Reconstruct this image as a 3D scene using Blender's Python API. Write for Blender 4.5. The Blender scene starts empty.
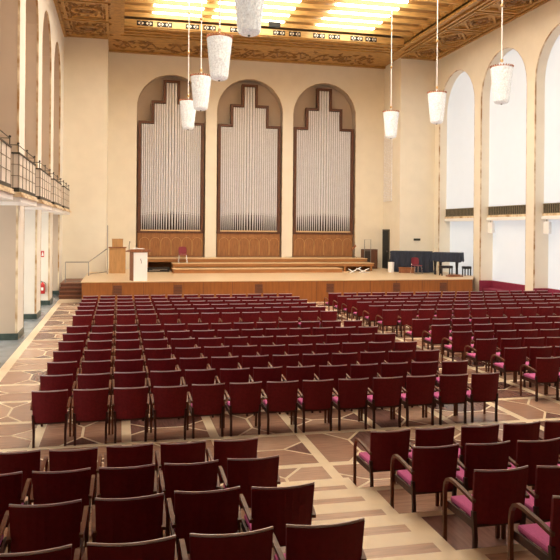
import bpy, math, random
from mathutils import Matrix, Vector
random.seed(7)
C = bpy.context.scene.collection
PI = math.pi

# ------------------------------------------------------------------ materials
def nodes(name):
    m = bpy.data.materials.new(name); m.use_nodes = True
    nt = m.node_tree; b = nt.nodes['Principled BSDF']
    return m, nt, b

def simple(name, col, rough=0.6, metal=0.0, var=0.0, scale=6.0, stretch=(1, 1, 1), emit=None, estr=0.0, bump=0.0, spec=0.5, col2=None):
    m, nt, b = nodes(name)
    b.inputs['Roughness'].default_value = rough
    b.inputs['Metallic'].default_value = metal
    b.inputs['Specular IOR Level'].default_value = spec
    tc = nt.nodes.new('ShaderNodeTexCoord'); mp = nt.nodes.new('ShaderNodeMapping')
    mp.inputs['Scale'].default_value = stretch
    nt.links.new(tc.outputs['Object'], mp.inputs['Vector'])
    n = nt.nodes.new('ShaderNodeTexNoise'); n.inputs['Scale'].default_value = scale; n.inputs['Detail'].default_value = 4
    nt.links.new(mp.outputs['Vector'], n.inputs['Vector'])
    r = nt.nodes.new('ShaderNodeValToRGB')
    c2 = col2 if col2 else tuple(max(0, c * (1 - var)) for c in col)
    r.color_ramp.elements[0].position = 0.35; r.color_ramp.elements[1].position = 0.65
    r.color_ramp.elements[0].color = (*c2, 1); r.color_ramp.elements[1].color = (*col, 1)
    nt.links.new(n.outputs['Fac'], r.inputs['Fac'])
    nt.links.new(r.outputs['Color'], b.inputs['Base Color'])
    if emit:
        b.inputs['Emission Color'].default_value = (*emit, 1); b.inputs['Emission Strength'].default_value = estr
    if bump:
        bp = nt.nodes.new('ShaderNodeBump'); bp.inputs['Strength'].default_value = bump
        nt.links.new(n.outputs['Fac'], bp.inputs['Height']); nt.links.new(bp.outputs['Normal'], b.inputs['Normal'])
    return m

M = {}
M['plaster'] = simple('cream_plaster', (.87, .815, .70), .85, var=.04, scale=1.5)
M['plaster_white'] = simple('white_plaster', (.88, .85, .79), .85, var=.05, scale=1.5)
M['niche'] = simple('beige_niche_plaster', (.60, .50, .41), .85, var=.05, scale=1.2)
M['gilt'] = simple('mottled_gilt_stone', (.84, .73, .54), .6, scale=2.2, stretch=(1, 1, 1), col2=(.40, .22, .08))
M['ceil_wood'] = simple('gold_brown_ceiling_wood', (.60, .335, .095), .45, var=.5, scale=3.0, stretch=(1, 5, 5))
M['ceil_shade'] = simple('carved_wood_shade_tone', (.30, .145, .035), .5, var=.4, scale=5.0)  # darker than the border wood, standing in for shadows of the carving
M['ceil_slat'] = simple('slat_wood', (.80, .52, .19), .4, var=.3, scale=2.0, stretch=(1, 6, 6))
M['lum'] = simple('lit_diffuser', (.9, .85, .7), .5, emit=(1.0, .91, .75), estr=5.8)
M['blind'] = simple('daylit_blind', (.50, .53, .56), .8, var=.02, scale=2, emit=(.90, .95, 1.0), estr=.29)
M['aisle_fill_blind'] = simple('aisle_window_fill', (.6, .58, .54), .8, var=.02, scale=2, emit=(1.0, .94, .82), estr=1.7)  # glow of the added aisle windows, out of view
M['stage_top'] = simple('pale_stage_boards', (.75, .57, .37), .33, var=.15, scale=2.0, stretch=(.6, 8, 1))
M['stage_wood'] = simple('orange_stage_veneer', (.35, .122, .028), .45, var=.22, scale=2.0, stretch=(5, 5, .6))
M['riser_wood'] = simple('riser_veneer', (.43, .185, .062), .45, var=.2, scale=2.0, stretch=(.5, 5, 5))
M['riser_edge'] = simple('riser_edge', (.72, .50, .28), .4, var=.1)
M['organ_wood'] = simple('organ_oak', (.38, .165, .06), .5, var=.3, scale=3.0, stretch=(5, 5, .7))
M['organ_frame'] = simple('organ_frame_walnut', (.135, .052, .028), .5, var=.3, scale=3.0, stretch=(3, 3, 1))
M['organ_dark'] = simple('organ_shadow_board', (.05, .035, .03), .8, var=.2)
M['pipe'] = simple('tin_pipe', (.80, .80, .87), .36, .3, var=.06, scale=3)
M['marble'] = simple('grey_marble', (.31, .34, .37), .22, col2=(.19, .215, .24), scale=1.6)
M['green_marble'] = simple('green_marble_plinth', (.055, .085, .075), .3, col2=(.02, .04, .035), scale=4)
M['strip'] = simple('pale_maple_inlay', (.86, .72, .52), .28, var=.08, scale=3, stretch=(2, 2, 1))
M['p1'] = simple('parquet_mid', (.45, .265, .185), .26, var=.3, scale=2.2, stretch=(1.2, 12, 1))
M['p2'] = simple('parquet_dark', (.23, .12, .098), .26, var=.3, scale=2.2, stretch=(12, 1.2, 1))
M['p3'] = simple('parquet_light', (.57, .37, .265), .26, var=.28, scale=2.2, stretch=(1.2, 12, 1))
M['wine'] = simple('wine_red_upholstery', (.150, .0095, .0145), .6, var=.2, scale=30, spec=.15)
M['seat'] = simple('magenta_seat_fabric', (.58, .135, .34), .85, var=.12, scale=60, spec=.15)
M['frame_wood'] = simple('dark_beech_frame', (.055, .013, .008), .5, var=.35, scale=5, stretch=(6, 6, 1), spec=.25)
M['arm_wood'] = simple('brown_beech_arm', (.15, .044, .017), .38, var=.3, scale=5, stretch=(6, 1, 6), spec=.25)
M['rail'] = simple('top_rail_sheen_tone', (.74, .64, .72), .25, var=.2, scale=8)  # lilac tone stands in for ceiling light mirrored along the top edge
M['glass'] = simple('frosted_crystal', (.86, .90, .92), .2, var=.28, scale=24, bump=1.0, emit=(.9, .98, 1), estr=.15)
M['brass'] = simple('brass', (.62, .42, .22), .3, .8, var=.2)
M['rod'] = simple('white_rod', (.86, .86, .88), .35)
M['bead'] = simple('copper_bead', (.55, .22, .12), .3, .4, var=.3)
M['iron'] = simple('bronze_iron', (.07, .065, .05), .5, .5, var=.2)
M['bronze_grille'] = simple('bronze_grille', (.26, .22, .15), .5, .2, var=.3, scale=10)
M['milk'] = simple('milk_glass_panel', (.86, .78, .71), .3, var=.08, scale=2)
M['white'] = simple('white_paint', (.92, .92, .93), .5, var=.02)
M['black'] = simple('black_lacquer', (.012, .012, .014), .35, var=.2)
M['navy'] = simple('navy_black_cloth', (.026, .034, .062), .85, var=.35, scale=4, stretch=(3, 3, .5))
M['void'] = simple('dark_opening', (.012, .013, .014), .7, var=.2)
M['redplastic'] = simple('red_shell', (.24, .026, .045), .45, var=.1)
M['chrome'] = simple('chrome', (.75, .75, .76), .18, 1.0, var=.05)
M['red'] = simple('extinguisher_red', (.55, .02, .025), .35, var=.05)
M['signred'] = simple('sign_red', (.55, .03, .03), .5)
M['bench'] = simple('burgundy_bench_fabric', (.27, .022, .065), .8, var=.15, scale=8)
M['steel'] = simple('grey_steel', (.30, .28, .26), .35, .6, var=.1)
M['perf'] = simple('perforated_panel', (.92, .92, .95), .7, scale=9, col2=(.76, .75, .77))
M['pale_wood'] = simple('pale_lectern_wood', (.55, .30, .12), .45, var=.2, scale=3, stretch=(4, 4, .7))
M['brown_wood'] = simple('red_brown_wood', (.30, .115, .05), .45, var=.25, scale=3, stretch=(4, 4, .7))
M['step'] = simple('red_brown_step', (.24, .085, .04), .45, var=.25, scale=3, stretch=(.6, 4, 4))
M['paper'] = simple('paper', (.85, .85, .83), .8)
M['glyph'] = simple('grey_mark', (.12, .13, .15), .6)
M['lattice_white'] = simple('ivory_lattice', (.80, .74, .62), .5)

# ------------------------------------------------------------------ mesh builder
class MB:
    def __init__(s): s.v, s.f, s.m = [], [], []
    def add(s, vs, fs, mi=0):
        o = len(s.v); s.v += [tuple(p) for p in vs]
        for f in fs: s.f.append(tuple(o + i for i in f)); s.m.append(mi)
        return s
    def quad(s, a, b, c, d, mi=0): return s.add([a, b, c, d], [(0, 1, 2, 3)], mi)
    def box(s, x0, x1, y0, y1, z0, z1, mi=0):
        return s.add([(x0, y0, z0), (x1, y0, z0), (x1, y1, z0), (x0, y1, z0), (x0, y0, z1), (x1, y0, z1), (x1, y1, z1), (x0, y1, z1)],
                     [(0, 3, 2, 1), (4, 5, 6, 7), (0, 1, 5, 4), (1, 2, 6, 5), (2, 3, 7, 6), (3, 0, 4, 7)], mi)
    def rbox(s, cx, cy, cz, sx, sy, sz, rot, mi=0):   # box turned about z
        c, n = math.cos(rot), math.sin(rot); vs = []
        for z in (-sz / 2, sz / 2):
            for x, y in ((-1, -1), (1, -1), (1, 1), (-1, 1)):
                X, Y = x * sx / 2, y * sy / 2
                vs.append((cx + X * c - Y * n, cy + X * n + Y * c, cz + z))
        return s.add(vs, [(0, 3, 2, 1), (4, 5, 6, 7), (0, 1, 5, 4), (1, 2, 6, 5), (2, 3, 7, 6), (3, 0, 4, 7)], mi)
    def tube(s, path, r, n=8, mi=0, flat=None, closed=False):
        P = [Vector(p) for p in path]; rings = []
        k = len(P)
        for i, p in enumerate(P):
            if closed: t = P[(i + 1) % k] - P[i - 1]
            else: t = P[min(i + 1, k - 1)] - P[max(i - 1, 0)]
            t.normalize()
            up = Vector((1, 0, 0)) if abs(t.x) < .9 else Vector((0, 0, 1))
            a = (up - t * up.dot(t)).normalized(); b = t.cross(a)
            ri = r[i] if isinstance(r, (list, tuple)) else r
            ring = []
            for j in range(n):
                an = 2 * PI * (j + .5) / n
                if flat:   # rectangular section (width along a, thickness along b)
                    q = p + a * (flat[0] * (1 if math.cos(an) > 0 else -1)) + b * (flat[1] * (1 if math.sin(an) > 0 else -1))
                else: q = p + a * (ri * math.cos(an)) + b * (ri * math.sin(an))
                ring.append(q)
            rings.append(ring)
        vs = [q for g in rings for q in g]; fs = []
        for i in range(k if closed else k - 1):
            i2 = (i + 1) % k
            for j in range(n):
                j2 = (j + 1) % n
                fs.append((i * n + j, i * n + j2, i2 * n + j2, i2 * n + j))
        if not closed: fs += [tuple(range(n - 1, -1, -1)), tuple((k - 1) * n + j for j in range(n))]
        return s.add(vs, fs, mi)
    def lathe(s, prof, n=16, c=(0, 0, 0), mi=0, jit=0.0, axis='z'):
        vs = []; fs = []
        for (r, z) in prof:
            for j in range(n):
                a = 2 * PI * j / n; rr = r * (1 + random.uniform(-jit, jit))
                vs.append((c[0] + rr * math.cos(a), c[1] + rr * math.sin(a), c[2] + z))
        for i in range(len(prof) - 1):
            for j in range(n):
                fs.append((i * n + j, i * n + (j + 1) % n, (i + 1) * n + (j + 1) % n, (i + 1) * n + j))
        fs += [tuple(range(n - 1, -1, -1)), tuple((len(prof) - 1) * n + j for j in range(n))]
        return s.add(vs, fs, mi)
    def ball(s, c, r, n=8, mi=0, sq=(1, 1, 1)):
        vs = []; fs = []; h = n // 2
        for i in range(h + 1):
            th = PI * i / h
            for j in range(n):
                a = 2 * PI * j / n
                vs.append((c[0] + sq[0] * r * math.sin(th) * math.cos(a), c[1] + sq[1] * r * math.sin(th) * math.sin(a), c[2] - sq[2] * r * math.cos(th)))
        for i in range(h):
            for j in range(n):
                fs.append((i * n + j, i * n + (j + 1) % n, (i + 1) * n + (j + 1) % n, (i + 1) * n + j))
        return s.add(vs, fs, mi)
    def prism(s, pts, z0, z1, mi=0):
        n = len(pts)
        vs = [(x, y, z0) for x, y in pts] + [(x, y, z1) for x, y in pts]
        return s.add(vs, [tuple(range(n - 1, -1, -1)), tuple(range(n, 2 * n))] + [(i, (i + 1) % n, n + (i + 1) % n, n + i) for i in range(n)], mi)
    def prism_y(s, pts, y0, y1, mi=0):   # outline in x,z pushed along y
        n = len(pts)
        vs = [(x, y0, z) for x, z in pts] + [(x, y1, z) for x, z in pts]
        return s.add(vs, [tuple(range(n)), tuple(range(2 * n - 1, n - 1, -1))] + [(i, n + i, n + (i + 1) % n, (i + 1) % n) for i in range(n)], mi)
    def leaf(s, c, ang, ln, w, drop, mi=0):      # carved leaf hanging below a ceiling plane
        ca, sa = math.cos(ang), math.sin(ang)
        P = [(0, 0, 0), (.35 * ln, w / 2, 0), (ln, 0, 0), (.35 * ln, -w / 2, 0), (.4 * ln, 0, -drop)]
        vs = [(c[0] + x * ca - y * sa, c[1] + x * sa + y * ca, c[2] + z) for x, y, z in P]
        return s.add(vs, [(0, 4, 1), (1, 4, 2), (2, 4, 3), (3, 4, 0)], mi)
    def build(s, name, mats, parent=None, smooth=False, loc=None, bevel=0):
        me = bpy.data.meshes.new(name); me.from_pydata(s.v, [], s.f); me.update()
        if not isinstance(mats, (list, tuple)): mats = [mats]
        for m in mats: me.materials.append(M[m])
        for p, mi in zip(me.polygons, s.m): p.material_index = mi
        import bmesh
        bm = bmesh.new(); bm.from_mesh(me); bmesh.ops.recalc_face_normals(bm, faces=bm.faces) if not getattr(s, 'keep', False) else None
        bm.to_mesh(me); bm.free()
        if smooth:
            for p in me.polygons: p.use_smooth = True
        o = bpy.data.objects.new(name, me); C.objects.link(o)
        if parent: o.parent = parent
        if loc: o.location = loc
        if bevel:
            md = o.modifiers.new('bevel', 'BEVEL'); md.width = bevel; md.segments = 2; md.limit_method = 'ANGLE'
        return o

def tag(o, label=None, cat=None, group=None, kind=None):
    if label: o['label'] = label
    if cat: o['category'] = cat
    if group: o['group'] = group
    if kind: o['kind'] = kind
    return o
def thing(name, label, cat, loc=(0, 0, 0), rz=0, group=None):
    o = bpy.data.objects.new(name, None); C.objects.link(o); o.empty_display_size = .2
    o.location = loc; o.rotation_euler = (0, 0, rz)
    return tag(o, label, cat, group)
def struct(o): o['kind'] = 'structure'; return o

# ------------------------------------------------------------------ dimensions of the hall (metres)
XL, XR = -3.0, 18.4
YR, YW, YB = -4.0, 39.5, 42.25          # rear wall, front of the wings, back wall
WL, WR = -0.72, 16.2                    # recess sides
ZC = 13.7
ZS = 1.02                               # stage height

# ------------------------------------------------------------------ floor: parquet with inlaid strips
def inset(poly, d):
    n = len(poly); out = []
    A = sum(poly[i][0] * poly[(i + 1) % n][1] - poly[(i + 1) % n][0] * poly[i][1] for i in range(n))
    if A < 0: poly = poly[::-1]
    L = []
    for i in range(n):
        (x0, y0), (x1, y1) = poly[i], poly[(i + 1) % n]
        l = math.hypot(x1 - x0, y1 - y0); nx, ny = -(y1 - y0) / l, (x1 - x0) / l
        L.append((nx, ny, nx * x0 + ny * y0 + d))
    for i in range(n):
        a, b, c = L[i - 1]; e, f, g = L[i]; D = a * f - b * e
        if abs(D) < 1e-6: out.append(poly[i]); continue
        out.append(((c * f - b * g) / D, (a * g - c * e) / D))
    return out
fl = MB(); fl.keep = True
fl.quad((-2.78, 8.36, -.003), (XR + .9, 8.36, -.003), (XR + .9, 43, -.003), (-2.78, 43, -.003), 0)
fl.quad((-6.5, YR, -.001), (-2.78, YR, -.001), (-2.78, 43, -.001), (-6.5, 43, -.001), 4)
PX_, PY_ = 1.405, 1.57
rf = random.Random(3)
for i in range(-2, 14):
    for j in range(-1, 15):
        x0 = .13 + PX_ * i + .055; x1 = x0 + PX_ - .11; y0 = 9.88 + PY_ * j + .055; y1 = y0 + PY_ - .11
        x0 = max(x0, -2.56); x1 = min(x1, XR + .5)
        y0 = max(y0, 8.46)
        if x1 - x0 < .3 or y1 - y0 < .3 or y0 > 33: continue
        def U(u, v): return (x0 + u * (x1 - x0), y0 + v * (y1 - y0))
        if (i + j) % 2:
            ps = [[(0, 1), (0, .74), (.3, .5), (.7, .5), (1, .74), (1, 1)], [(0, 0), (1, 0), (1, .26), (.7, .5), (.3, .5), (0, .26)], [(0, .74), (0, .26), (.3, .5)], [(1, .26), (1, .74), (.7, .5)]]
        else:
            ps = [[(0, 0), (.26, 0), (.5, .3), (.5, .7), (.26, 1), (0, 1)], [(1, 0), (1, 1), (.74, 1), (.5, .7), (.5, .3), (.74, 0)], [(.26, 0), (.74, 0), (.5, .3)], [(.26, 1), (.5, .7), (.74, 1)]]
        for p in ps:
            q = inset([U(*t) for t in p], .022)
            fl.add([(x, y, 0) for x, y in q], [tuple(range(len(q)))], rf.choice((1, 1, 2, 3)))
struct(fl.build('floor', ['strip', 'p1', 'p2', 'p3', 'marble']))

# raked tiers at the rear of the hall, with half steps in the gangway
T0, TD, TH = 8.36, 1.32, .2
AX0, AX1 = 1.66, 3.0
for k in range(1, 8):
    t = MB(); yf = T0 - TD * (k - 1); yb = yf - TD; z = TH * k
    if k == 7: yb = YR
    for (a, b) in ((-2.98, AX0), (AX0, AX1), (AX1, XR - .02)):
        t.box(a, b, yb, yf, z - TH, z, 0)
    t.box(AX0, AX1, yf, yf + TD / 2, z - TH, z - TH / 2, 0)
    for (a, b) in ((-2.98, AX0), (AX1, XR)):
        x = a + .1
        while x < b - .3:
            w = min(1.405, b - x) - .1
            t.quad((x, yb + .02, z + .002), (x + w, yb + .02, z + .002), (x + w, yf - .13, z + .002), (x, yf - .13, z + .002), rf.choice((1, 1, 2, 3)))
            x += 1.405
    for (yy, zz) in ((yf, z), (yf + TD / 2, z - TH / 2)):
        y0, y1 = yy - TD / 2 + .03, yy - .27
        t.quad((AX0 + .1, y0, zz + .002), (AX1 - .14, y0, zz + .002), (AX1 - .14, y1, zz + .002), (AX0 + .1, y1, zz + .002), rf.choice((1, 3)))
    struct(t.build('floor_tier', ['strip', 'p1', 'p2', 'p3']))

# ------------------------------------------------------------------ walls with round-headed openings
def arch_wall(mb, fn, u0, u1, z0, z1, ops, depth, mi=0, mj=0, band=None, seg=14, low=None):
    """fn(u, z, d) -> xyz, d = depth behind the hall face; ops = (a, b, zbase, zspring)"""
    u = u0
    for (a, b, zb, zs) in sorted(ops):
        mb.quad(fn(u, z0, 0), fn(a, z0, 0), fn(a, z1, 0), fn(u, z1, 0), mi)
        if zb > z0: mb.quad(fn(a, z0, 0), fn(b, z0, 0), fn(b, zb, 0), fn(a, zb, 0), mi)
        r = (b - a) / 2; c = (a + b) / 2
        pts = [(a, zb)] + [(c - r * math.cos(PI * i / seg), zs + r * math.sin(PI * i / seg)) for i in range(seg + 1)] + [(b, zb)]
        for i in range(1, len(pts) - 2):
            (p, q), (p2, q2) = pts[i], pts[i + 1]
            mb.quad(fn(p, q, 0), fn(p2, q2, 0), fn(p2, z1, 0), fn(p, z1, 0), mi)
        for i in range(len(pts) - 1):
            (p, q), (p2, q2) = pts[i], pts[i + 1]
            if low is not None and p == p2:
                lo, hi = min(q, q2), max(q, q2)
                mb.quad(fn(p, lo, 0), fn(p, low[0], 0), fn(p, low[0], depth), fn(p, lo, depth), low[1])
                mb.quad(fn(p, low[0], 0), fn(p, hi, 0), fn(p, hi, depth), fn(p, low[0], depth), mj)
            else: mb.quad(fn(p, q, 0), fn(p2, q2, 0), fn(p2, q2, depth), fn(p, q, depth), mj)
        if band is not None:      # gilt edging on the reveal next to the hall face
            w, mk = band; e = .012
            ins = [(a + e, zb)] + [(c - (r - e) * math.cos(PI * i / seg), zs + (r - e) * math.sin(PI * i / seg)) for i in range(seg + 1)] + [(b - e, zb)]
            for i in range(len(pts) - 1):
                (p, q), (p2, q2) = ins[i], ins[i + 1]; (s, t), (s2, t2) = pts[i], pts[i + 1]
                mb.quad(fn(p, q, -.01), fn(p2, q2, -.01), fn(p2, q2, w), fn(p, q, w), mk)
                mb.quad(fn(p, q, -.01), fn(p2, q2, -.01), fn(s2, t2, -.01), fn(s, t, -.01), mk)
        u = b
    mb.quad(fn(u, z0, 0), fn(u1, z0, 0), fn(u1, z1, 0), fn(u, z1, 0), mi)

# left wall: piers of the side aisle with tall arches
Lop = []
for k in range(-3, 3):
    a = 23.95 + 4.98 * k
    Lop.append((a, a + 3.62, 0, 10.5))
Lop = [o for o in Lop if o[0] > 4]
wl = MB()
arch_wall(wl, lambda u, z, d: (XL - d, u, z), YR, YW, 0, ZC, Lop, .55, 0, 1, (.06, 2), low=(4.2, 0))  # lower reveals whiter than upper ones: aisle light put into the colour
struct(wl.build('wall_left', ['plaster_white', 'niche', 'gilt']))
wl2 = MB()     # gallery back wall, aisle wall and the gallery floor between
wl2.quad((XL - .55, YR, 4.1), (XL - .55, 43, 4.1), (XL - .55, 43, 12.6), (XL - .55, YR, 12.6), 0)
wl2.quad((-6.4, YR, 0), (-6.4, 43, 0), (-6.4, 43, 4.1), (-6.4, YR, 4.1), 1)
wl2.quad((-6.4, YR, 4.1), (-6.4, 43, 4.1), (XL - .55, 43, 4.1), (XL - .55, YR, 4.1), 1)
wl2.quad((-6.4, 43, 0), (XL, 43, 0), (XL, 43, 4.1), (-6.4, 43, 4.1), 1)
struct(wl2.build('wall_side_aisle', ['niche', 'plaster_white']))
for n in range(6):
    y = 8.5 + 4.98 * n; q = MB(); q.box(-6.38, -6.33, y - 2.2, y + 2.2, .4, 3.85); struct(q.build('window_%d' % (n + 21), 'aisle_fill_blind'))  # unseen glowing panes, added to brighten the lower left piers and aisle
bb = MB()
us = [YR] + [v for o in Lop for v in (o[0], o[1])] + [YW]
for a, b in zip(us[::2], us[1::2]): bb.box(XL - .57, XL + .03, a - .03, b + .03, 0, .2)
struct(bb.build('baseboard_left', 'green_marble'))

# right wall: tall windows with white blinds in arched niches
Rop = []
for k in range(-3, 3):
    b = 28.98 + 4.97 * k
    Rop.append((b - 4.32, b, 0, 10.27))
wr = MB()
arch_wall(wr, lambda u, z, d: (XR + d, u, z), YR, YW, 0, ZC, Rop, .8, 0, 1, (.07, 2))
struct(wr.build('wall_right', ['plaster', 'plaster', 'gilt']))
for n, (a, b, zb, zs) in enumerate(Rop):
    w = MB(); x = XR + .5; r = (b - a) / 2; c = (a + b) / 2
    up = [(a, 4.7), (b, 4.7)] + [(c + r * math.cos(PI * i / 16), zs + r * math.sin(PI * i / 16)) for i in range(17)]
    nn = len(up)
    w.add([(x, u, z) for u, z in up] + [(x + .05, u, z) for u, z in up], [tuple(range(nn)), tuple(range(2 * nn - 1, nn - 1, -1))] + [(i, (i + 1) % nn, nn + (i + 1) % nn, nn + i) for i in range(nn)])
    w.box(x + .25, x + .30, a, b, .78, 4.0)
    struct(w.build('window_%d' % (n + 1), 'blind'))
    w = MB(); w.box(x + .31, x + .36, a - .2, b + .2, 0, 12.6)
    struct(w.build('wall_right_outer', 'plaster_white'))

# back of the hall: wings, recess and the organ wall
ar = MB()
Aop = [(c - 2.02, c + 2.02, 1.7, 10.46) for c in (2.93, 7.63, 12.33)]
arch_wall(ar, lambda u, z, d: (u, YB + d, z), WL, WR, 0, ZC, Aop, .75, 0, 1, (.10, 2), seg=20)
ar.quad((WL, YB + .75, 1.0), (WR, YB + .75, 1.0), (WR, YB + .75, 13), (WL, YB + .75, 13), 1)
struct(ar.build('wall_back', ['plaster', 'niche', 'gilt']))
wg = MB(); wg.quad((XL, YW, 0), (WL, YW, 0), (WL, YW, ZC), (XL, YW, ZC)); wg.quad((WL, YW, 0), (WL, YB, 0), (WL, YB, ZC), (WL, YW, ZC))
struct(wg.build('wall_wing_left', 'plaster'))
wg = MB(); wg.quad((WR, YW, 0), (XR, YW, 0), (XR, YW, ZC), (WR, YW, ZC)); wg.quad((WR, YW, 0), (WR, YB, 0), (WR, YB, ZC), (WR, YW, ZC))
struct(wg.build('wall_wing_right', 'plaster'))
rw = MB(); rw.quad((-6.5, YR, 0), (XR, YR, 0), (XR, YR, ZC), (-6.5, YR, ZC)); struct(rw.build('wall_rear', 'organ_wood'))
rg = MB(); rg.box(XL + .02, XR - .02, YR, 4.9, 5.5, 6.4); struct(rg.build('rear_shade_overhang', 'organ_wood'))  # unseen slab added overhead to shade the nearest chairs

# ------------------------------------------------------------------ ceiling: carved timber border round a slatted luminous field
SX0, SX1, SY0, SY1 = .12, 15.25, 2.0, 37.0
ce = MB()
ce.box(XL, SX0, YR, YB, ZC, ZC + .1); ce.box(SX1, XR, YR, YB, ZC, ZC + .1)
ce.box(SX0, SX1, SY1 - .12, YB + .1, ZC, ZC + .1); ce.box(SX0, SX1, YR, SY0, ZC, ZC + .1)
ce.box(XL - .6, XR + .9, YR, YB + .2, ZC + .55, ZC + .65)
struct(ce.build('ceiling', 'ceil_wood'))
mo = MB()       # mouldings framing the luminous field and running along the walls
for (x0, x1, dz) in ((SX0 - .16, SX0, .14), (SX0 - .62, SX0 - .5, .08), (XL, XL + .14, .12), (SX1, SX1 + .16, .14), (SX1 + .5, SX1 + .62, .10), (SX1 + .2, SX1 + .3, .05), (XR - .16, XR, .12)):
    mo.box(x0, x1, YR, YW if x0 < -2.5 or x0 > 18 else SY1 + .9, ZC - dz, ZC)
for (y0, y1, dz) in ((SY1 + .6, SY1 + .8, .07), (SY1 + 1.15, SY1 + 1.28, .07), (SY1 + 1.7, SY1 + 1.8, .06), (YB - .22, YB, .12)):
    mo.box(SX0 - .16 if y0 < 40 else WL, SX1 + .16 if y0 < 40 else WR, y0, y1, ZC - dz, ZC)
mo.box(XL, WL, YW - .14, YW, ZC - .1, ZC); mo.box(WR, XR, YW - .14, YW, ZC - .1, ZC)
mo.box(SX0 - .03, SX0, SY0, SY1 + .6, ZC, ZC + .5); mo.box(SX1, SX1 + .03, SY0, SY1 + .6, ZC, ZC + .5); mo.box(SX0, SX1, SY1 - .12, SY1 - .02, ZC - .09, ZC + .0)
struct(mo.build('trim_1', 'ceil_wood'))
cl = MB(); cv = MB()       # carved panels of the side borders
def ring(mb, cx, cy, rx, ry, r, z, n=22): mb.tube([(cx + rx * math.cos(2 * PI * i / n), cy + ry * math.sin(2 * PI * i / n), z) for i in range(n)], r, 6, 0, closed=True)
def frame_xy(mb, pts, w, z, dz):
    q = inset(list(pts), w); p = list(pts)
    A = sum(p[i][0] * p[(i + 1) % len(p)][1] - p[(i + 1) % len(p)][0] * p[i][1] for i in range(len(p)))
    if A < 0: p = p[::-1]
    for i in range(len(p)):
        j = (i + 1) % len(p)
        mb.prism([p[i], p[j], q[j], q[i]], z - dz, z)
for bay in range(9):
    y0 = 36.3 - 3.05 * bay; y1 = y0 + 2.85; xa, xb = XL + .3, SX0 - .75; cx, cy = (xa + xb) / 2, (y0 + y1) / 2
    frame_xy(cv, [(xa, y0), (xb, y0), (xb, y1), (xa, y1)], .13, ZC, .10)
    frame_xy(cv, [(xa + .22, y0 + .2), (xb - .22, y0 + .2), (xb - .22, y1 - .2), (xa + .22, y1 - .2)], .06, ZC, .06)
    ring(cv, cx, cy, .62, .46, .08, ZC - .04); ring(cl, cx, cy, .45, .32, .05, ZC - .04)
    for k in range(14):
        a = 2 * PI * k / 14
        cl.leaf((cx + .68 * math.cos(a), cy + .52 * math.sin(a), ZC - .002), a + .6, .50, .26, .13)
    cl.ball((cx, cy, ZC), .22, 8, 0, (1.3, 1, .6))
    for sx in (-1, 1):
        for sy in (-1, 1): [cl.leaf((cx + sx * .8, cy + sy * 1.0, ZC - .002), random.uniform(0, 6), .5, .24, .11) for _ in range(3)]
bay_x0, bay_x1 = SX1 + .75, XR - .28
for bay in range(9):
    y0 = 36.4 - 3.1 * bay; y1 = y0 + 2.9; cx, cy = (bay_x0 + bay_x1) / 2, (y0 + y1) / 2
    frame_xy(cv, [(bay_x0, y0), (bay_x1, y0), (bay_x1, y1), (bay_x0, y1)], .13, ZC, .11)
    frame_xy(cv, [(cx, y0 + .15), (bay_x1 - .15, cy), (cx, y1 - .15), (bay_x0 + .15, cy)], .12, ZC, .10)
    frame_xy(cv, [(cx, y0 + .5), (bay_x1 - .5, cy), (cx, y1 - .5), (bay_x0 + .5, cy)], .07, ZC, .07)
    ring(cl, cx, cy, .40, .40, .08, ZC - .04); cl.ball((cx, cy, ZC), .2, 8, 0, (1, 1, .6)); frame_xy(cv, [(bay_x0 + .18, y0 + .18), (bay_x1 - .18, y0 + .18), (bay_x1 - .18, y1 - .18), (bay_x0 + .18, y1 - .18)], .05, ZC, .13); [cl.leaf((cx + .5 * math.cos(q_ * .785), cy + .5 * math.sin(q_ * .785), ZC - .002), q_ * .785, .38, .2, .11) for q_ in range(8)]
    for sx in (-1, 1):
        for sy in (-1, 1):
            frame_xy(cv, [(cx + sx * (bay_x1 - cx - .2), cy + sy * 1.25), (cx + sx * (bay_x1 - cx - .2), cy + sy * .65), (cx + sx * .5, cy + sy * 1.25)], .06, ZC, .07)
struct(cv.build('trim_2', 'ceil_wood')); struct(cl.build('trim_5', 'ceil_shade'))
orn = MB()      # scrolling leaf ornament along the back border
x = WL + .9
while x < WR - .6:
    for k in range(11):
        orn.leaf((x + random.uniform(-.45, .45), 40.75 + random.choice((-.55, .55)) + random.uniform(-.3, .3), ZC - .002), random.uniform(0, 2 * PI), random.uniform(.45, .75), .30, .09)
    orn.tube([(x - .6 + .1 * i, 40.75 + .6 * math.sin(i * .75), ZC - .01) for i in range(13)], .05, 5)
    x += 1.42
for k in range(2):
    for j in range(10):
        orn.leaf(((XL + WL) / 2 + random.uniform(-.8, .8), 38.3 + random.uniform(-.4, .4), ZC - .1), random.uniform(0, 6.28), .4, .18, .05)
struct(orn.build('trim_3', 'ceil_shade'))

# luminous field: lamps behind diffusers between timber slats
for n, (x0, x1) in enumerate(((1.5, 3.9), (4.5, 8.2), (10.0, 13.1))):
    y = SY1 - .3; q = MB()
    root = thing('ceiling_light', 'warm white luminous ceiling strip between the slats, %s of the three' % ('leftmost', 'middle', 'rightmost')[n], 'ceiling light', ((x0 + x1) / 2, 20, ZC + .4), 0, 'luminous ceiling strips')
    for i in range(24):
        yc = 36.55 - 1.13 * i - .565
        q.box(x0 - (x0 + x1) / 2, x1 - (x0 + x1) / 2, yc - .34 - 20, yc + .34 - 20, 0, .1)
    q.build('diffuser', 'lum', root)
sl = MB()
for i in range(1, 31):
    yc = 36.75 - 1.13 * i
    sl.box(SX0, SX1, yc - .04, yc + .04, ZC + .11, ZC + .31)
struct(sl.build('ceiling_slats', 'ceil_slat'))
gb = MB(); gb.box(SX0, SX1, 36.80, 36.88, ZC - .02, ZC + .32); struct(gb.build('trim_4', 'ceil_slat'))
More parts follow.
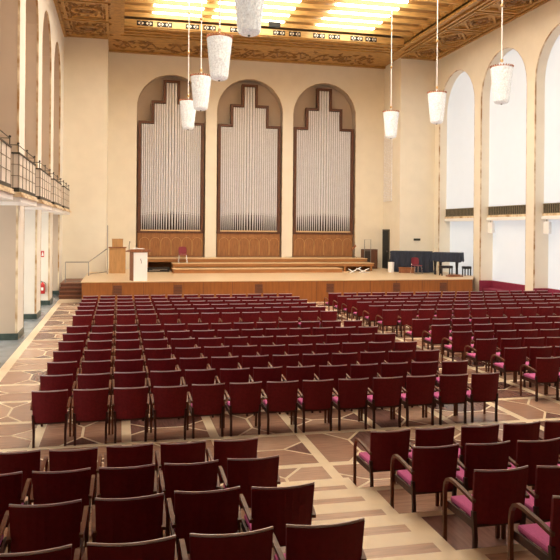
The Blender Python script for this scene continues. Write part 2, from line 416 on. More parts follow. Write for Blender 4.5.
gx = [(137, 152), (156, 170), (183, 196), (200, 212), (226, 237), (269, 281), (285, 297), (310, 322), (326, 338), (349, 362), (365, 377)]
gx = [(.75 + (a - 137) * .0537, .75 + (b - 137) * .0537) for a, b in gx]
ORD = ['first', 'second', 'third', 'fourth', 'fifth', 'sixth', 'seventh', 'eighth', 'ninth', 'tenth', 'eleventh', 'twelfth', 'thirteenth', 'fourteenth', 'fifteenth', 'sixteenth', 'seventeenth']
for n, (a, b) in enumerate(gx):
    t = thing('vent_grille', 'openwork black and white ceiling grille, %s from the left along the back slat' % ORD[n], 'vent', ((a + b) / 2, 36.80, ZC + .02), 0, 'openwork grilles on the back slat')
    w = (b - a) / 2; q = MB(); q.box(-w, w, -.03, -.001, 0, .24); q.build('backing', 'void', t)
    for k in range(2):
        q = MB()
        cx = -w / 2 + k * w
        d = w / 2
        q.prism_y([(cx - d * .75, .12), (cx - d * .4, .05), (cx - d * .1, .12), (cx - d * .4, .19)], -.05, -.031)
        q.prism_y([(cx + d * .75, .12), (cx + d * .4, .19), (cx + d * .1, .12), (cx + d * .4, .05)], -.05, -.031)
        q.box(cx - .02, cx + .02, -.045, -.031, .0, .05); q.box(cx - .02, cx + .02, -.045, -.031, .19, .24)
        q.build('lattice', 'lattice_white', t)
q = MB(); q.box(7.35, 7.95, 35.55, 35.60, ZC + .06, ZC + .34); q.box(7.42, 7.88, 35.53, 35.55, ZC + .1, ZC + .3)
tag(q.build('ceiling_hatch', 'void'), 'plain black rectangular box among the bright slats beside the nearest pendant', 'projection port')

# ------------------------------------------------------------------ stage
st = MB()
SYF = 32.3
pts = [(-1.63, SYF), (17.12, SYF), (18.38, 34.6), (18.38, YW - .02), (WR - .02, YW - .02), (WR - .02, YB - .02), (WL + .02, YB - .02), (WL + .02, YW - .02), (-1.63, YW - .02)]
st.prism(pts, 0, ZS - .04, 0)
pt2 = [(-1.66, SYF - .03), (17.13, SYF - .03), (18.39, 34.57)] + pts[3:8] + [(-1.66, YW - .02)]
st.prism(pt2, ZS - .04, ZS, 1)
xj = -1.63
while xj < 17:
    st.box(xj - .008, xj + .008, SYF - .006, SYF, .02, ZS - .05, 2); xj += 1.34
stage = struct(st.build('stage_platform', ['stage_wood', 'stage_top', 'organ_frame']))
for px in (-.08, 2.58, 6.3, 9.75, 13.1, 15.55):
    q = MB(); q.box(px - .19, px + .19, SYF - .02, SYF - .001, .44, .85, 0)
    for i in range(6): q.box(px - .17, px + .17, SYF - .032, SYF - .02, .45 + i * .068, .48 + i * .068, 1)
    q.build('vent', ['step', 'organ_frame'], stage)
# choir risers
RL = [(2.78, 12.15, 37.9, 39.05, 'lowest and shortest choir riser at the front of the three'), (2.85, 14.45, 39.1, 40.35, 'middle choir riser stepping above the lowest one'), (1.35, 14.5, 40.4, 42.22, 'highest choir riser in front of the organ panels')]
for n, (x0, x1, y0, y1, lab) in enumerate(RL):
    zt = ZS + .235 * (n + 1) - (.0 if n < 2 else .02)
    t = thing('choir_riser', 'long orange-brown ' + lab, 'stage riser', ((x0 + x1) / 2, y0, ZS), 0, 'choir risers on the stage')
    h = (x1 - x0) / 2; q = MB()
    q.box(-h, h, 0, .05, zt - ZS - .19, zt - ZS - .04); q.box(-h, h, y1 - y0 - .05, y1 - y0, 0, zt - ZS - .04)
    q.box(-h + .06, -h + .12, .1, y1 - y0 - .1, 0, zt - ZS - .04); q.box(h - .12, h - .06, .1, y1 - y0 - .1, 0, zt - ZS - .04)
    for i in range(8): q.box(-h + .1 + i * (2 * h - .3) / 7, -h + .2 + i * (2 * h - .3) / 7, .02, .12, 0, zt - ZS - .04)
    q.build('body', 'riser_wood', t)
    q = MB(); q.box(-h - .02, h + .02, -.03, y1 - y0, zt - ZS - .04, zt - ZS); q.build('tread', 'riser_edge', t, bevel=.012)
    if n == 0:
        q = MB(); q.box(-h, h, .0, .05, 0, zt - ZS - .19); q.build('kick_board', 'riser_wood', t)

# ------------------------------------------------------------------ organs
def organ(cx, lab):
    t = thing('pipe_organ', lab, 'pipe organ', (cx, YB + .18, 1.72), 0, 'pipe organs in the back wall arches')
    W = 1.93; q = MB()
    q.box(-W, W, 0, .25, 0, 1.42, 0)
    q.box(-W - .02, W + .02, -.05, .25, 1.40, 1.52, 1)
    for i in range(6):
        xa = -W + .12 + i * .62
        q.tube([(xa, -.012, .12), (xa, -.012, .85)] + [(xa + .29 - .29 * math.cos(PI * k / 8), -.012, .85 + .3 * math.sin(PI * k / 8)) for k in range(1, 8)] + [(xa + .58, -.012, .85), (xa + .58, -.012, .12)], .018, 5, 2)
    q.build('base_panel', ['organ_wood', 'organ_frame', 'pale_wood'], t)
    lv = [(-W, 8.0), (-1.17, 9.24), (-.49, 10.5), (.49, 9.24), (1.17, 8.0)]   # tops (local z) of the stepped screen
    edge = [(-W, 1.5), (-W, 8.0), (-1.17, 8.0), (-1.17, 9.22), (-.49, 9.22), (-.49, 10.46), (.49, 10.46), (.49, 9.22), (1.17, 9.22), (1.17, 8.0), (W, 8.0), (W, 1.5)]
    q = MB(); w = .17
    def bar(x0, x1, z0, z1): q.box(x0, x1, -.06, .24, z0, z1)
    bar(-W, -W + w, 1.5, 8.0); bar(W - w, W, 1.5, 8.0)
    for s in (-1, 1):
        a, b = sorted((s * (W - w), s * 1.17)); bar(a, b, 7.86, 8.0)
        a, b = sorted((s * 1.17, s * 1.02)); bar(a, b, 7.86, 9.22)
        a, b = sorted((s * 1.02, s * .49)); bar(a, b, 9.08, 9.22)
        a, b = sorted((s * .49, s * .34)); bar(a, b, 9.08, 10.46)
    bar(-.34, .34, 10.32, 10.46)
    q.build('stepped_frame', 'organ_frame', t)
    q = MB(); q.prism_y([(p[0] * .98, p[1] if p[1] < 2 else p[1] - .05) for p in edge], .20, .26); q.build('back_board', 'organ_dark', t)
    q = MB(); q.box(-W + w, W - w, -.04, .12, 1.52, 1.60); q.build('pipe_rack', 'riser_edge', t)
    seg = [(-W + w, -1.02, 6, 7.84), (-1.02, -.34, 5, 9.05), (-.34, .34, 4, 10.30), (.34, 1.02, 5, 9.05), (1.02, W - w, 6, 7.84)]
    for (a, b, n, top) in seg:
        p = (b - a) / n
        for i in range(n):
            x = a + p * (i + .5); r = p * .44; mz = 2.45 + .16 * (1 - (x / W) ** 2)
            q = MB(); q.lathe([(r * .28, 1.6), (r * .78, mz - .06), (r, mz), (r * .8, mz + .03), (r, mz + .07), (r, top - .02 - .02 * (i % 2)), (r * .85, top)], 10, (x, .06, 0))
            q.build('organ_pipe', 'pipe', t, smooth=False)
organ(2.93, 'stepped silver pipe organ in the left arch behind the white lectern')
organ(7.63, 'stepped silver pipe organ in the middle arch of the back wall')
organ(12.33, 'stepped silver pipe organ in the right arch beside the dark cabinet')

# ------------------------------------------------------------------ chairs
def make_chair():
    t = thing('armchair', 'x', 'chair')
    # curved upholstered back panel
    q = MB(); nu, nv = 8, 4; vs = []; fs = []
    def bk(u, v, side):
        w = .25 + .017 * v; x = u * w; y = -.232 - .058 * v - .06 * (1 - u * u) + .032 + (.014 if side else -.014)
        return (x, y, .385 + .483 * v)
    for side in (0, 1):
        for j in range(nv + 1):
            for i in range(nu + 1): vs.append(bk(-1 + 2 * i / nu, j / nv, side))
    K = (nu + 1) * (nv + 1)
    for j in range(nv):
        for i in range(nu):
            a = j * (nu + 1) + i; fs += [(a, a + 1, a + nu + 2, a + nu + 1), (K + a, K + a + nu + 1, K + a + nu + 2, K + a + 1)]
    for i in range(nu):
        fs += [(i, K + i, K + i + 1, i + 1)]; a = nv * (nu + 1) + i; fs += [(a, a + 1, K + a + 1, K + a)]
    for j in range(nv):
        a = j * (nu + 1); fs += [(a, a + nu + 1, K + a + nu + 1, K + a)]; a += nu; fs += [(a, K + a, K + a + nu + 1, a + nu + 1)]
    q.add(vs, fs); back = q.build('backrest', 'wine', t, smooth=False)
    q = MB(); path = []
    for i in range(nu + 1):
        u = -1 + 2 * i / nu; p = bk(u, 1, 0); path.append((p[0], p[1] + .014, .873))
    q.tube(path, .01, 4, 0, flat=(.012, .0045))
    q.v = [(x, y, z) for x, y, z in q.v]
    q.build('top_rail', 'rail', back)
    q = MB(); q.box(-.235, .235, -.215, .262, .405, .462); q.build('seat', 'seat', t, bevel=.022)
    q = MB()
    for s in (-1, 1): q.box(s * .25 - .011, s * .25 + .011, -.215, .26, .345, .415)
    q.box(-.25, .25, .228, .25, .345, .405); q.box(-.239, .239, -.21, -.19, .345, .405)
    q.build('seat_frame', 'frame_wood', t)
    for s in (-1, 1):
        q = MB(); q.tube([(s * .236, -.228, 0), (s * .234, -.226, .25), (s * .25, -.224, .5)], .02, 4, 0, flat=(.0175, .02)); q.build('leg', 'frame_wood', t)
        pth = [(s * .2815, .268, 0), (s * .2815, .270, .30), (s * .2815, .268, .52), (s * .2815, .255, .585), (s * .2815, .22, .632), (s * .2815, .17, .654), (s * .2805, .08, .655), (s * .278, -.08, .638), (s * .273, -.19, .618), (s * .266, -.265, .60)]
        q = MB(); q.tube(pth, .02, 4, 0, flat=(.0175, .0145)); q.build('armrest', 'arm_wood', t)
    return t
def copy_tree(o, parent=None):
    c = o.copy(); C.objects.link(c)
    if parent: c.parent = parent
    for ch in list(o.children): copy_tree(ch, c)
    return c
proto = make_chair(); used = [False]
def chair(x, ytop, z, rz, label, group):
    if used[0]: o = copy_tree(proto)
    else: o = proto; used[0] = True
    o.location = (x, ytop + .29, z); o.rotation_euler = (0, 0, rz)
    o['label'] = label; o['group'] = group
rc = random.Random(11)
def near(n): return 'nearest row' if n == 0 else ORD[n] + ' nearest row'
PITCH = .617
ROWS = [11.44, 12.65, 13.86, 15.07, 16.31, 17.55, 18.82, 21.15, 22.42, 23.6, 24.75, 25.9, 27.1]
for n, y in enumerate(ROWS):
    x0 = -1.04; x1 = 6.36
    for k in range(13):
        x = x0 + (x1 - x0) * k / 12 + rc.uniform(-.005, .005)
        chair(x, y + rc.uniform(-.025, .025), 0, rc.uniform(-.01, .01), 'wine-red armchair, %s from left in the %s of the centre block' % (ORD[k], near(n)), 'armchairs of the centre block')
for n, y in enumerate(ROWS):
    for k in range(16):
        x = 8.40 + PITCH * k + rc.uniform(-.005, .005)
        if x - .27 > .68 * (y + .29) + .05 or x > 17.75: break
        chair(x, y + rc.uniform(-.025, .025), 0, rc.uniform(-.01, .01), 'wine-red armchair, %s from left in the %s of the right block' % (ORD[k], near(n)), 'armchairs of the right block')
FR = [(8.39, 0, 6), (7.05, .2, 5), (5.71, .4, 5), (4.43, .6, 4)]
for n, (y, z, cnt) in enumerate(reversed(FR)):
    for k in range(cnt):
        chair(1.30 + (.04, .04, .045, .08)[n] - .625 * k + rc.uniform(-.005, .005), y + rc.uniform(-.02, .02), z, rc.uniform(-.01, .01), 'dark wine armchair, %s from right in the %s of the front left block' % (ORD[k], near(n)), 'armchairs of the front left block')
GR = [(8.39, 0, 5), (7.05, .2, 4), (5.71, .4, 2), (4.55, .6, 1)]
for n, (y, z, cnt) in enumerate(reversed(GR)):
    for k in range(cnt):
        chair(3.345 + PITCH * k + rc.uniform(-.005, .005), y + rc.uniform(-.02, .02), z, rc.uniform(-.005, .01) + .01, 'dark wine armchair, %s from left in the %s of the front right block' % (ORD[k], near(n)), 'armchairs of the front right block')

# ------------------------------------------------------------------ pendant lamps
def pendant(x, y, lab, zb=7.77, top=14.1):
    t = thing('pendant_lamp', lab, 'pendant lamp', (x, y, zb), 0, 'crystal pendant lamps'); h = 1.23; R = .37
    prof = [(.05, 0), (.15, .0), (.22, .03), (.255, .08)] + [(.262 + (R - .262) * i / 14, .12 + (h - .14) * i / 14) for i in range(15)]
    prof += [(R * .97, h), (R * .6, h + .01)]
    q = MB(); q.lathe(prof, 40, (0, 0, 0), 0, jit=.035); q.build('glass_shade', 'glass', t)
    q = MB(); q.lathe([(.02, -.03), (.035, -.01), (.03, .0)], 10); q.build('finial', 'iron', t)
    q = MB()
    for i in range(26): a = 2 * PI * i / 26; q.ball(((R + .01) * math.cos(a), (R + .01) * math.sin(a), h + .045), .028, 6)
    q.tube([((R - .01) * math.cos(2 * PI * i / 26), (R - .01) * math.sin(2 * PI * i / 26), h + .02) for i in range(26)], .012, 5, closed=True)
    q.build('bead_crown', 'bead', t)
    q = MB(); q.tube([(0, 0, h - .02), (0, 0, top - zb)], .021, 8)
    rod = q.build('rod', 'rod', t)
    for z in (h + .25, h + 2.15, h + 3.9):
        q = MB(); q.lathe([(.028, -.06), (.055, -.03), (.055, .03), (.028, .06)], 10, (0, 0, z)); q.build('rod_joint', 'brass', rod)
for n, (y, l) in enumerate(((15.75, 'nearest of the left row, cut off by the top edge'), (20.75, 'second nearest of the left row'), (26.2, 'third nearest of the left row'), (31.4, 'farthest of the left row'))):
    pendant(2.87 - (.07, .06, .0, -.02)[n], y, 'white crystal pendant lamp, ' + l)
for n, (y, l) in enumerate(((31.7, 'farthest of the right row'), (26.85, 'middle one of the right row'), (22.05, 'nearest of the right row before an arched window'))):
    pendant(12.6 + (-.09, -.02, .12)[n], y, 'white crystal pendant lamp, ' + l)

# ------------------------------------------------------------------ left balconies
bl = [o for o in Lop if o[0] > 12]
for n, (a, b, _, _) in enumerate(bl):
    names = ['nearest', 'second nearest', 'third nearest', 'fourth nearest', 'fifth nearest', 'sixth nearest']
    if len(bl) - n <= 0: continue
    a0, b0 = a + .33, b + .34
    t = thing('balcony', 'small cream balcony with white glass panels on the left wall, %s of the row' % names[n], 'balcony', (XL, (a0 + b0) / 2, 4.05), 0, 'balconies along the left wall')
    h = (b0 - a0) / 2; D = .45
    q = MB(); q.box(-.54, D + .05, -h, h, 0, .13); q.build('slab', 'white', t)
    q = MB(); q.box(0.005, D + .1, -h - .05, h + .05, .13, .19); q.box(.005, D + .06, -h, h, .19, .26); q.build('moulding', 'gilt', t)
    q = MB(); q.box(.02, D, -h + .03, -h + .07, .30, 1.25); q.box(.02, D, h - .07, h - .03, .30, 1.25); q.box(D - .05, D - .01, -h + .07, h - .07, .30, 1.25); q.build('glass_panel', 'milk', t)
    q = MB()
    q.box(.01, D + .01, -h + .01, h - .01, .26, .37); q.box(.01, D + .015, -h + .01, -h + .085, 1.24, 1.28); q.box(.01, D + .015, h - .085, h - .01, 1.24, 1.28); q.box(D - .06, D + .015, -h + .01, h - .01, 1.24, 1.28)
    q.build('parapet_frame', 'iron', t)
    q = MB()
    for i in range(6):
        y = -h + .04 + i * (2 * h - .08) / 5; q.box(D - .012, D + .006, y - .008, y + .008, .37, 1.24)
    for z in (.68, .97): q.box(D - .012, D + .005, -h + .03, h - .03, z - .007, z + .007)
    for x in (.16, .30, .43):
        q.box(x - .008, x + .008, -h + .014, -h + .03, .37, 1.24); q.box(x - .008, x + .008, h - .03, h - .014, .37, 1.24)
    for z in (.68, .97): q.box(.02, D, -h + .016, -h + .03, z - .007, z + .007)
    q.build('lattice', 'bronze_grille', t)
    rl = MB(); rl.tube([(0.01, -h + .05, 1.47), (D - .03, -h + .05, 1.47), (D - .03, h - .05, 1.47), (0.01, h - .05, 1.47)], .012, 6); rr = rl.build('railing', 'iron', t)
    for y in (-h + .05, 0, h - .05):
        p = MB(); p.tube([(D - .03, y, 1.27), (D - .03, y, 1.50)], .013, 6); p.ball((D - .03, y, 1.51), .035, 6); p.build('post', 'iron', rr)

# ------------------------------------------------------------------ right window ledges, benches, speakers
order = ['one', 'two', 'three', 'four', 'five', 'six', 'seven']
for n, (a, b, _, _) in enumerate(Rop):
    k = len(Rop) - 1 - n
    if k > 3: continue
    wh = ('above the stage', 'second from the stage', 'third from the stage', 'fourth from the stage')[k]
    t = thing('window_ledge', 'white ledge with bronze slatted grille across the right window %s' % wh, 'window ledge', (XR + .1, (a + b) / 2, 3.96), 0, 'ledges across the right windows')
    h = (b - a) / 2 - .015
    q = MB(); q.box(.26, .69, -h, h, 0, .16); q.build('ledge', 'white', t, bevel=.01)
    q = MB(); q.box(.31, .69, -h, h, .16, .27); q.build('sill', 'gilt', t)
    q = MB(); q.box(.375, .48, -h, h, .27, .72); q.build('grille_box', 'void', t)
    q = MB()
    for i in range(26):
        y = -h + .06 + i * (2 * h - .12) / 25; q.box(.345, .374, y - .03, y + .03, .29, .70)
    q.box(.335, .374, -h, h, .27, .30); q.box(.335, .374, -h, h, .69, .72); q.build('grille', 'bronze_grille', t)
    if k == 0: continue
    t = thing('wall_bench', 'burgundy upholstered bench in the right window niche %s' % wh, 'bench', (XR + .02, (a + b) / 2, 0), 0, 'benches in the window niches')
    q = MB(); q.box(.61, .71, -h, h, .0, .82); q.build('backrest', 'bench', t, bevel=.02)
    q = MB(); q.box(.1, .605, -h + .1, h - .1, .30, .43); q.build('seat', 'bench', t, bevel=.02)
    q = MB(); q.box(0.12, .58, -h + .1, h - .1, .0, .30); q.build('plinth', 'organ_frame', t)
    for s in (-1, 1):
        q = MB(); q.box(-.05, .605, s * h - (.09 if s > 0 else 0), s * h + (.09 if s < 0 else 0), 0, .82); q.build('end_panel', 'bench', t, bevel=.02)
    if k in (1, 2):
        t = thing('loudspeaker', 'small white loudspeaker hanging below the ledge of the window %s' % wh, 'loudspeaker', (XR + .40, b - .40, 3.32), .5, 'loudspeakers below the window ledges')
        q = MB(); q.prism([(-.13, -.15), (.13, -.15), (.09, .12), (-.09, .12)], -.02, .54); q.build('cabinet', 'white', t, bevel=.015)
        q = MB(); q.box(-.11, .11, -.165, -.151, .02, .50); q.build('grille', 'paper', t)
        q = MB(); q.tube([(0, .0, .54), (0, 0, .636)], .02, 6); q.build('bracket', 'steel', t)

# ------------------------------------------------------------------ things on the stage
# white fronted lectern
t = thing('lectern', 'wooden lectern with white front panel standing at the stage edge', 'lectern', (.84, 32.85, ZS), .34)
q = MB(); q.box(-.33, .33, -.22, .28, 0, 1.3); q.build('body', 'brown_wood', t, bevel=.01)
q = MB(); q.box(-.325, .325, -.245, -.222, .0, 1.28); fp = q.build('front_panel', 'white', t)
q = MB(); q.tube([(0.02 + .02 * math.sin(i * 1.1), -.249, .78 + i * .045) for i in range(6)], .012, 5); q.build('emblem', 'glyph', fp)
q = MB(); q.add([(-.5, -.28, 1.30), (.5, -.28, 1.30), (.5, .34, 1.30), (-.5, .34, 1.30), (-.5, -.28, 1.43), (.5, -.28, 1.43), (.5, .34, 1.35), (-.5, .34, 1.35)], [(0, 3, 2, 1), (4, 5, 6, 7), (0, 1, 5, 4), (1, 2, 6, 5), (2, 3, 7, 6), (3, 0, 4, 7)]); q.build('reading_desk', 'brown_wood', t, bevel=.008)
q = MB(); q.tube([(-.42, .1, 1.37), (-.43, .08, 1.60), (-.42, .03, 1.74)], .012, 6); q.ball((-.42, .02, 1.75), .03, 8); q.build('microphone', 'iron', t)
q = MB(); q.box(-.25, .25, -.12, .12, 0, .012); q.box(-.22, .2, -.1, .1, .012, .03); q.box(-.24, -.03, -.1, .08, .03, .05)
tag(q.build('paper_stack', 'paper', loc=(.84, 32.80, ZS + 1.436)), 'loose white papers lying on top of the lectern', 'papers')
# wooden speaker's desk behind
t = thing('wooden_cabinet', 'plain light wooden cabinet standing behind the lectern by the left wing wall', 'cabinet', (-.12, 38.4, ZS))
q = MB(); q.box(-.42, .42, -.3, .3, 0, 1.33); q.box(-.38, .38, -.31, -.3, .06, 1.25); q.build('body', 'pale_wood', t, bevel=.01)
q = MB(); q.box(-.46, .46, -.34, .34, 1.33, 1.38); q.build('top', 'brown_wood', t)
q = MB(); q.box(-.28, .28, -.2, .2, 0, .40); q.box(-.3, .3, -.22, .22, .40, .43)
tag(q.build('wooden_box', 'pale_wood', loc=(-.12, 38.4, ZS + 1.38), bevel=.01), 'small light wooden box on top of the plain cabinet', 'box')
# stairs and rail at the left
t = thing('stage_steps', 'short flight of red-brown steps up to the stage beside the left wall', 'steps', (-2.25, 35.1, 0))
for i in range(4):
    y1 = (i + 1) * .32 if i < 3 else 4.3
    q = MB(); q.box(-.55, .59, i * .32, y1, 0, .17 * (i + 1) - .03); q.box(-.54, .58, i * .32 - .003, i * .32, .02, .17 * (i + 1) - .06, 1); q.build('riser', ['step', 'organ_frame'], t)
    q = MB(); q.box(-.57, .6, i * .32 - .03, y1, .17 * (i + 1) - .03, .17 * (i + 1)); q.build('tread', 'step', t)
t = thing('stair_railing', 'thin grey steel handrail at the top of the steps against the cream wall', 'railing', (-2.6, 36.3, .68))
q = MB(); q.tube([(0, 0, 1.02), (1.1, 0, 1.02), (1.98, 1.3, 1.66)], .026, 6); q.build('handrail', 'steel', t)
for (x, y, z0, z1) in ((0, 0, 0, 1.02), (1.1, 0, .34, 1.02), (1.98, 1.3, .34, 2.85)):
    q = MB(); q.tube([(x, y, z0), (x, y, z1)], .024, 6); q.build('post', 'steel', t)
q = MB(); q.tube([(0, 0, .08), (.95, 0, .08)], .018, 6); q.tube([(1.1, 0, .42), (1.98, 1.3, .46)], .018, 6); q.build('lower_rail', 'steel', t)
# chairs with red shells
def shell_chair(x, y, z, rz, lab):
    t = thing('shell_chair', lab, 'chair', (x, y, z), rz, 'red shell chairs on the stage')
    q = MB(); vs = []; fs = []
    for j in range(6):
        for i in range(5):
            u = -1 + i / 2; v = j / 5; w = .20 + .03 * math.sin(PI * v)
            vs.append((u * w, -.2 - .05 * v + .05 * u * u, .50 + .40 * v - .03 * u * u * (v > .9)))
    vs += [(a, b + .02, c) for a, b, c in vs]
    for j in range(5):
        for i in range(4):
            a = j * 5 + i; fs += [(a, a + 1, a + 6, a + 5), (30 + a, 30 + a + 5, 30 + a + 6, 30 + a + 1)]
    q.add(vs, fs); q.build('backrest', 'redplastic', t, smooth=True)
    q = MB(); q.box(-.23, .23, -.2, .24, .43, .475); q.build('seat', 'redplastic', t, bevel=.03)
    for s in (-1, 1):
        for f in (-1, 1):
            q = MB(); q.tube([(s * .2, f * .17, .43), (s * .24, f * .24, 0)], .014, 6); q.build('leg', 'chrome', t)
    q = MB(); q.tube([(-.19, -.19, .44), (-.19, -.24, .6), (.19, -.24, .6), (.19, -.19, .44)], .012, 6); q.build('back_bracket', 'chrome', t)
shell_chair(3.42, 39.72, ZS + .472, PI, 'red shell chair on chrome legs standing on the middle riser before the left organ')
shell_chair(15.95, 36.45, ZS, PI + .1, 'red shell chair on chrome legs before the navy cloth at the right of the stage')
# black box standing in for shade under the open riser, plus grey gear
q = MB(); q.box(-.62, .62, -.3, .3, 0, .24); q.box(-.5, .1, -.31, -.3, .05, .1, 1); q.box(-.3, .5, -.32, -.3, .12, .15, 1)
tag(q.build('riser_void_box', ['black', 'steel'], loc=(2.05, 39.5, ZS)), 'low black box with grey gear filling the shaded void under the top riser', 'case')
# cabinet, frame, music stand, folded stands
t = thing('loudspeaker_cabinet', 'dark brown cabinet behind the right end of the risers', 'cabinet', (15.12, 41.75, ZS))
q = MB(); q.box(-.46, .46, -.25, .25, 0, 1.2); q.build('body', 'organ_frame', t, bevel=.01)
q = MB(); q.box(-.43, -.02, -.262, -.251, .05, 1.15); q.build('door', 'organ_dark', t); q = MB(); q.box(.02, .43, -.262, -.251, .05, 1.15); q.build('door', 'organ_frame', t)
t = thing('frame_stand', 'thin empty steel frame rising in front of the dark cabinet', 'stand', (14.78, 41.1, ZS))
q = MB(); q.tube([(-.2, 0, .9), (-.2, 0, 1.80), (.2, 0, 1.80), (.2, 0, .9)], .02, 6); q.tube([(-.2, 0, 1.12), (.2, 0, 1.12)], .018, 6); q.build('frame', 'steel', t)
for s in (-1, 1):
    q = MB(); q.tube([(s * .2, 0, .9), (s * .2, 0, .0)], .018, 6); q.build('leg', 'steel', t)
t = thing('music_stand', 'small tilted wooden music stand beside the right organ', 'music stand', (13.85, 40.9, ZS + .685))
q = MB(); q.tube([(0, 0, 0), (0, 0, .55)], .015, 6); q.build('pole', 'iron', t)
for a in (0, 2.1, 4.2):
    q = MB(); q.tube([(0, 0, .12), (.16 * math.cos(a), .16 * math.sin(a), 0.008)], .01, 5); q.build('foot', 'iron', t)
q = MB(); q.add([(-.16, -.05, .42), (.12, -.05, .72), (.12, .06, .78), (-.16, .06, .48), (-.2, -.05, .46), (.08, -.05, .76), (.08, .06, .82), (-.2, .06, .52)], [(0, 3, 2, 1), (4, 5, 6, 7), (0, 1, 5, 4), (1, 2, 6, 5), (2, 3, 7, 6), (3, 0, 4, 7)]); q.build('desk', 'brown_wood', t)
t = thing('folded_stand', 'folded white metal stands lying on the stage by the right riser end', 'stand', (12.95, 37.3, ZS))
for i, (a, b) in enumerate((((-.55, 0, .02), (.1, .1, .30)), ((-.2, 0, .28), (.45, .05, .02)), ((.0, 0.05, .02), (.55, 0, .25)), ((.1, .1, .02), (.62, .1, .02)), ((-.6, .1, .22), (-.25, .1, .02)))):
    q = MB(); q.tube([a, b], .028, 6); q.build('tube', 'white', t)
# door and perforated panel on the recess side
q = MB(); q.box(WR - .06, WR - .005, 41.08, 42.18, ZS, 3.46, 0); q.box(WR - .07, WR - .06, 41.2, 42.06, ZS + .05, 3.36, 1); q.box(WR - .1, WR - .07, 41.28, 41.33, 2.05, 2.15, 2)
struct(q.build('door_1', ['iron', 'void', 'steel']))
q = MB(); q.box(WR - .05, WR - .005, 40.75, 42.1, 5.2, 9.4); 
for i in range(12):
    for j in range(40): q.add([(WR - .052, 40.82 + i * .11, 5.27 + j * .104), (WR - .052, 40.87 + i * .11, 5.27 + j * .104), (WR - .052, 40.87 + i * .11, 5.32 + j * .104), (WR - .052, 40.82 + i * .11, 5.32 + j * .104)], [(0, 1, 2, 3)], 1)
tag(q.build('acoustic_panel', ['perf', 'lattice_white']), 'tall pale perforated panel on the side of the stage recess above the dark door', 'acoustic panel')
q = MB(); q.box(-.21, .21, -.03, 0, 0, .13); q.box(-.19, .19, -.035, -.03, .03, .1)
tag(q.build('wall_vent', 'iron', loc=(17.3, YW - .003, 2.80)), 'small dark slot vent in the cream wall above the navy cloth', 'vent')

# covered pianos
def drape(name, lab, cat, loc, rz, L, D, H, hem, folds):
    t = thing(name, lab, cat, loc, rz)
    q = MB(); vs = []; n = 60
    per = []
    for i in range(n):
        s = i / n * 2 * (L + D)
        if s < L: x, y, nx, ny = -L / 2 + s, -D / 2, 0, -1
        elif s < L + D: x, y, nx, ny = L / 2, -D / 2 + (s - L), 1, 0
        elif s < 2 * L + D: x, y, nx, ny = L / 2 - (s - L - D), D / 2, 0, 1
        else: x, y, nx, ny = -L / 2, D / 2 - (s - 2 * L - D), -1, 0
        per.append((x, y, nx, ny))
    lev = [(H, -.03, 0), (H - .05, .0, .2), (H - (H - hem) * .5, .03, .7), (hem, .05, 1.0)]
    for z, out, fo in lev:
        for i, (x, y, nx, ny) in enumerate(per):
            d = out + folds * fo * math.sin(i * 1.9); sag = .04 * math.sin(i * .7) * fo
            vs.append((x + nx * d, y + ny * d, z + sag if z != hem or hem > .1 else z))
    fs = []
    for k in range(len(lev) - 1):
        for i in range(n): fs.append((k * n + i, k * n + (i + 1) % n, (k + 1) * n + (i + 1) % n, (k + 1) * n + i))
    fs.append(tuple(range(n))); q.add(vs, fs)
    c = q.build('cloth_cover', 'navy', t, smooth=False)
    return t
t = drape('covered_piano', 'upright piano under a floor-length navy black cloth left of the red chair', 'piano', (16.35, 38.1, ZS), -.5, 2.35, .8, 1.2, .02, .045)
q = MB(); q.box(-1.05, 1.05, -.28, .28, 0.0, 1.12); q.build('case', 'black', t)
t = drape('covered_grand_piano', 'grand piano under a short navy black cloth with legs showing by the right window', 'piano', (17.5, 35.85, ZS), -.62, 1.58, 1.2, 1.2, .72, .02)
q = MB(); q.box(-.66, .66, -.53, .53, .70, 1.1); q.build('case', 'black', t)
for (x, y) in ((-.58, -.45), (.58, -.45), (-.45, .45), (.45, .45)):
    q = MB(); q.lathe([(.05, 0), (.07, .05), (.06, .3), (.09, .7)], 10, (x, y, 0)); q.build('leg', 'black', t)
def stool(x, y, lab, w=.3, h=.5):
    t = thing('piano_stool', lab, 'stool', (x, y, ZS), 0, 'black piano stools')
    q = MB(); q.box(-w, w, -.18, .18, h - .14, h); q.build('seat', 'black', t, bevel=.02)
    for sx in (-1, 1):
        for sy in (-1, 1): q = MB(); q.box(sx * (w - .04) - .025, sx * (w - .04) + .025, sy * .14 - .025, sy * .14 + .025, 0, h - .14); q.build('leg', 'black', t)
stool(17.0, 35.0, 'black piano stool in front of the short navy cloth', .33, .52)
stool(18.08, 34.75, 'small black stool at the right end of the stage', .2, .5)
q = MB(); q.lathe([(.15, 0), (.165, .02), (.175, .55), (.18, .58), (.16, .58), (.155, .1)], 18)
tag(q.build('waste_bin', 'white', loc=(15.0, 37.8, ZS)), 'white cylindrical bin at the left end of the navy cloth', 'bin')
t = thing('wooden_crate', 'low red-brown wooden box in front of the floor-length navy cloth', 'box', (15.75, 37.2, ZS), -.4)
q = MB(); q.box(-.48, .42, -.2, .2, 0, .28); q.build('body', 'brown_wood', t, bevel=.01); q = MB(); q.box(-.5, .44, -.22, .22, .28, .31); q.build('lid', 'stage_wood', t)
q = MB(); q.box(-.4, .4, -.2, .2, 0, .07); q.box(-.3, .25, -.15, .12, .07, .11)
tag(q.build('folded_mat', 'brown_wood', loc=(17.0, 34.0, ZS), bevel=.01), 'flat red-brown mat folded on the stage boards at its right end', 'mat')

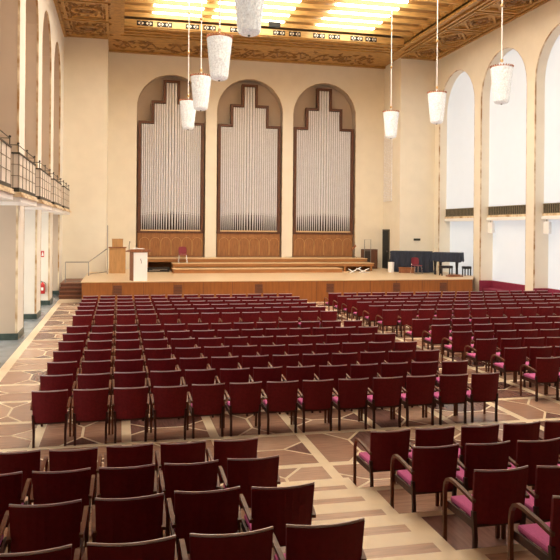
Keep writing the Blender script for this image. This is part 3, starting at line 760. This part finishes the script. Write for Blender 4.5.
# extinguisher and sign on the third pier
t = thing('fire_extinguisher', 'red fire extinguisher hanging on the third pier of the left wall', 'fire extinguisher', (XL - .27, 32.40, .50), -PI / 2)
q = MB(); q.lathe([(.02, 0), (.10, .01), (.105, .05), (.105, .38), (.08, .45), (.03, .48), (.03, .52)], 16); q.build('cylinder', 'red', t, smooth=True)
q = MB(); q.box(.03, .07, -.045, .045, .16, .29); q.v = [(x + .042, y, z) for x, y, z in q.v]; q.build('instruction_label', 'paper', t)
q = MB(); q.tube([(0, 0, .52), (.08, -.06, .56)], .016, 6); q.tube([(0, 0, .52), (.09, -.05, .50)], .012, 6); q.build('handle', 'black', t)
q = MB(); q.tube([(0, .04, .52), (.06, .14, .45), (.07, .15, .1)], .014, 6); q.build('hose', 'black', t)
t = thing('fire_sign', 'small square red fire sign with white symbols above the extinguisher', 'sign', (XL - .36, 32.545, 2.10), -PI / 2)
q = MB(); q.box(0, .015, -.13, .13, 0, .27); q.build('plate', 'signred', t)
q = MB(); q.box(.016, .019, -.1, -.03, .05, .2); q.add([(.017, .02, .05), (.017, .11, .05), (.017, .1, .14), (.017, .07, .25), (.017, .04, .15)], [(0, 1, 2, 3, 4)]); q.box(.016, .019, -.085, -.045, .2, .24); q.build('symbol', 'paper', t)

# ------------------------------------------------------------------ camera, world, view
cam = bpy.data.cameras.new('camera'); co = bpy.data.objects.new('camera', cam); C.objects.link(co)
f = 709.0; th = math.atan(160 / f); rollv = .0087
cam.sensor_width = 36; cam.lens = 36 * f / 560; cam.shift_y = -50.6 / 560; cam.clip_end = 200
fw = Vector((math.sin(th), math.cos(th), 0)); rt = Vector((math.cos(th), -math.sin(th), 0)); up = Vector((0, 0, 1))
r2 = rt * math.cos(rollv) + up * math.sin(rollv); u2 = up * math.cos(rollv) - rt * math.sin(rollv)
mw = Matrix((r2, u2, -fw)).transposed().to_4x4(); mw.translation = Vector((0, 0, 3.4))
co.matrix_world = mw
bpy.context.scene.camera = co
w = bpy.data.worlds.new('world'); bpy.context.scene.world = w; w.use_nodes = True
w.node_tree.nodes['Background'].inputs['Color'].default_value = (.9, .95, 1, 1); w.node_tree.nodes['Background'].inputs['Strength'].default_value = .3
vs = bpy.context.scene.view_settings; vs.view_transform = 'Standard'; vs.look = 'None'; vs.gamma = 1; vs.exposure = 0.66
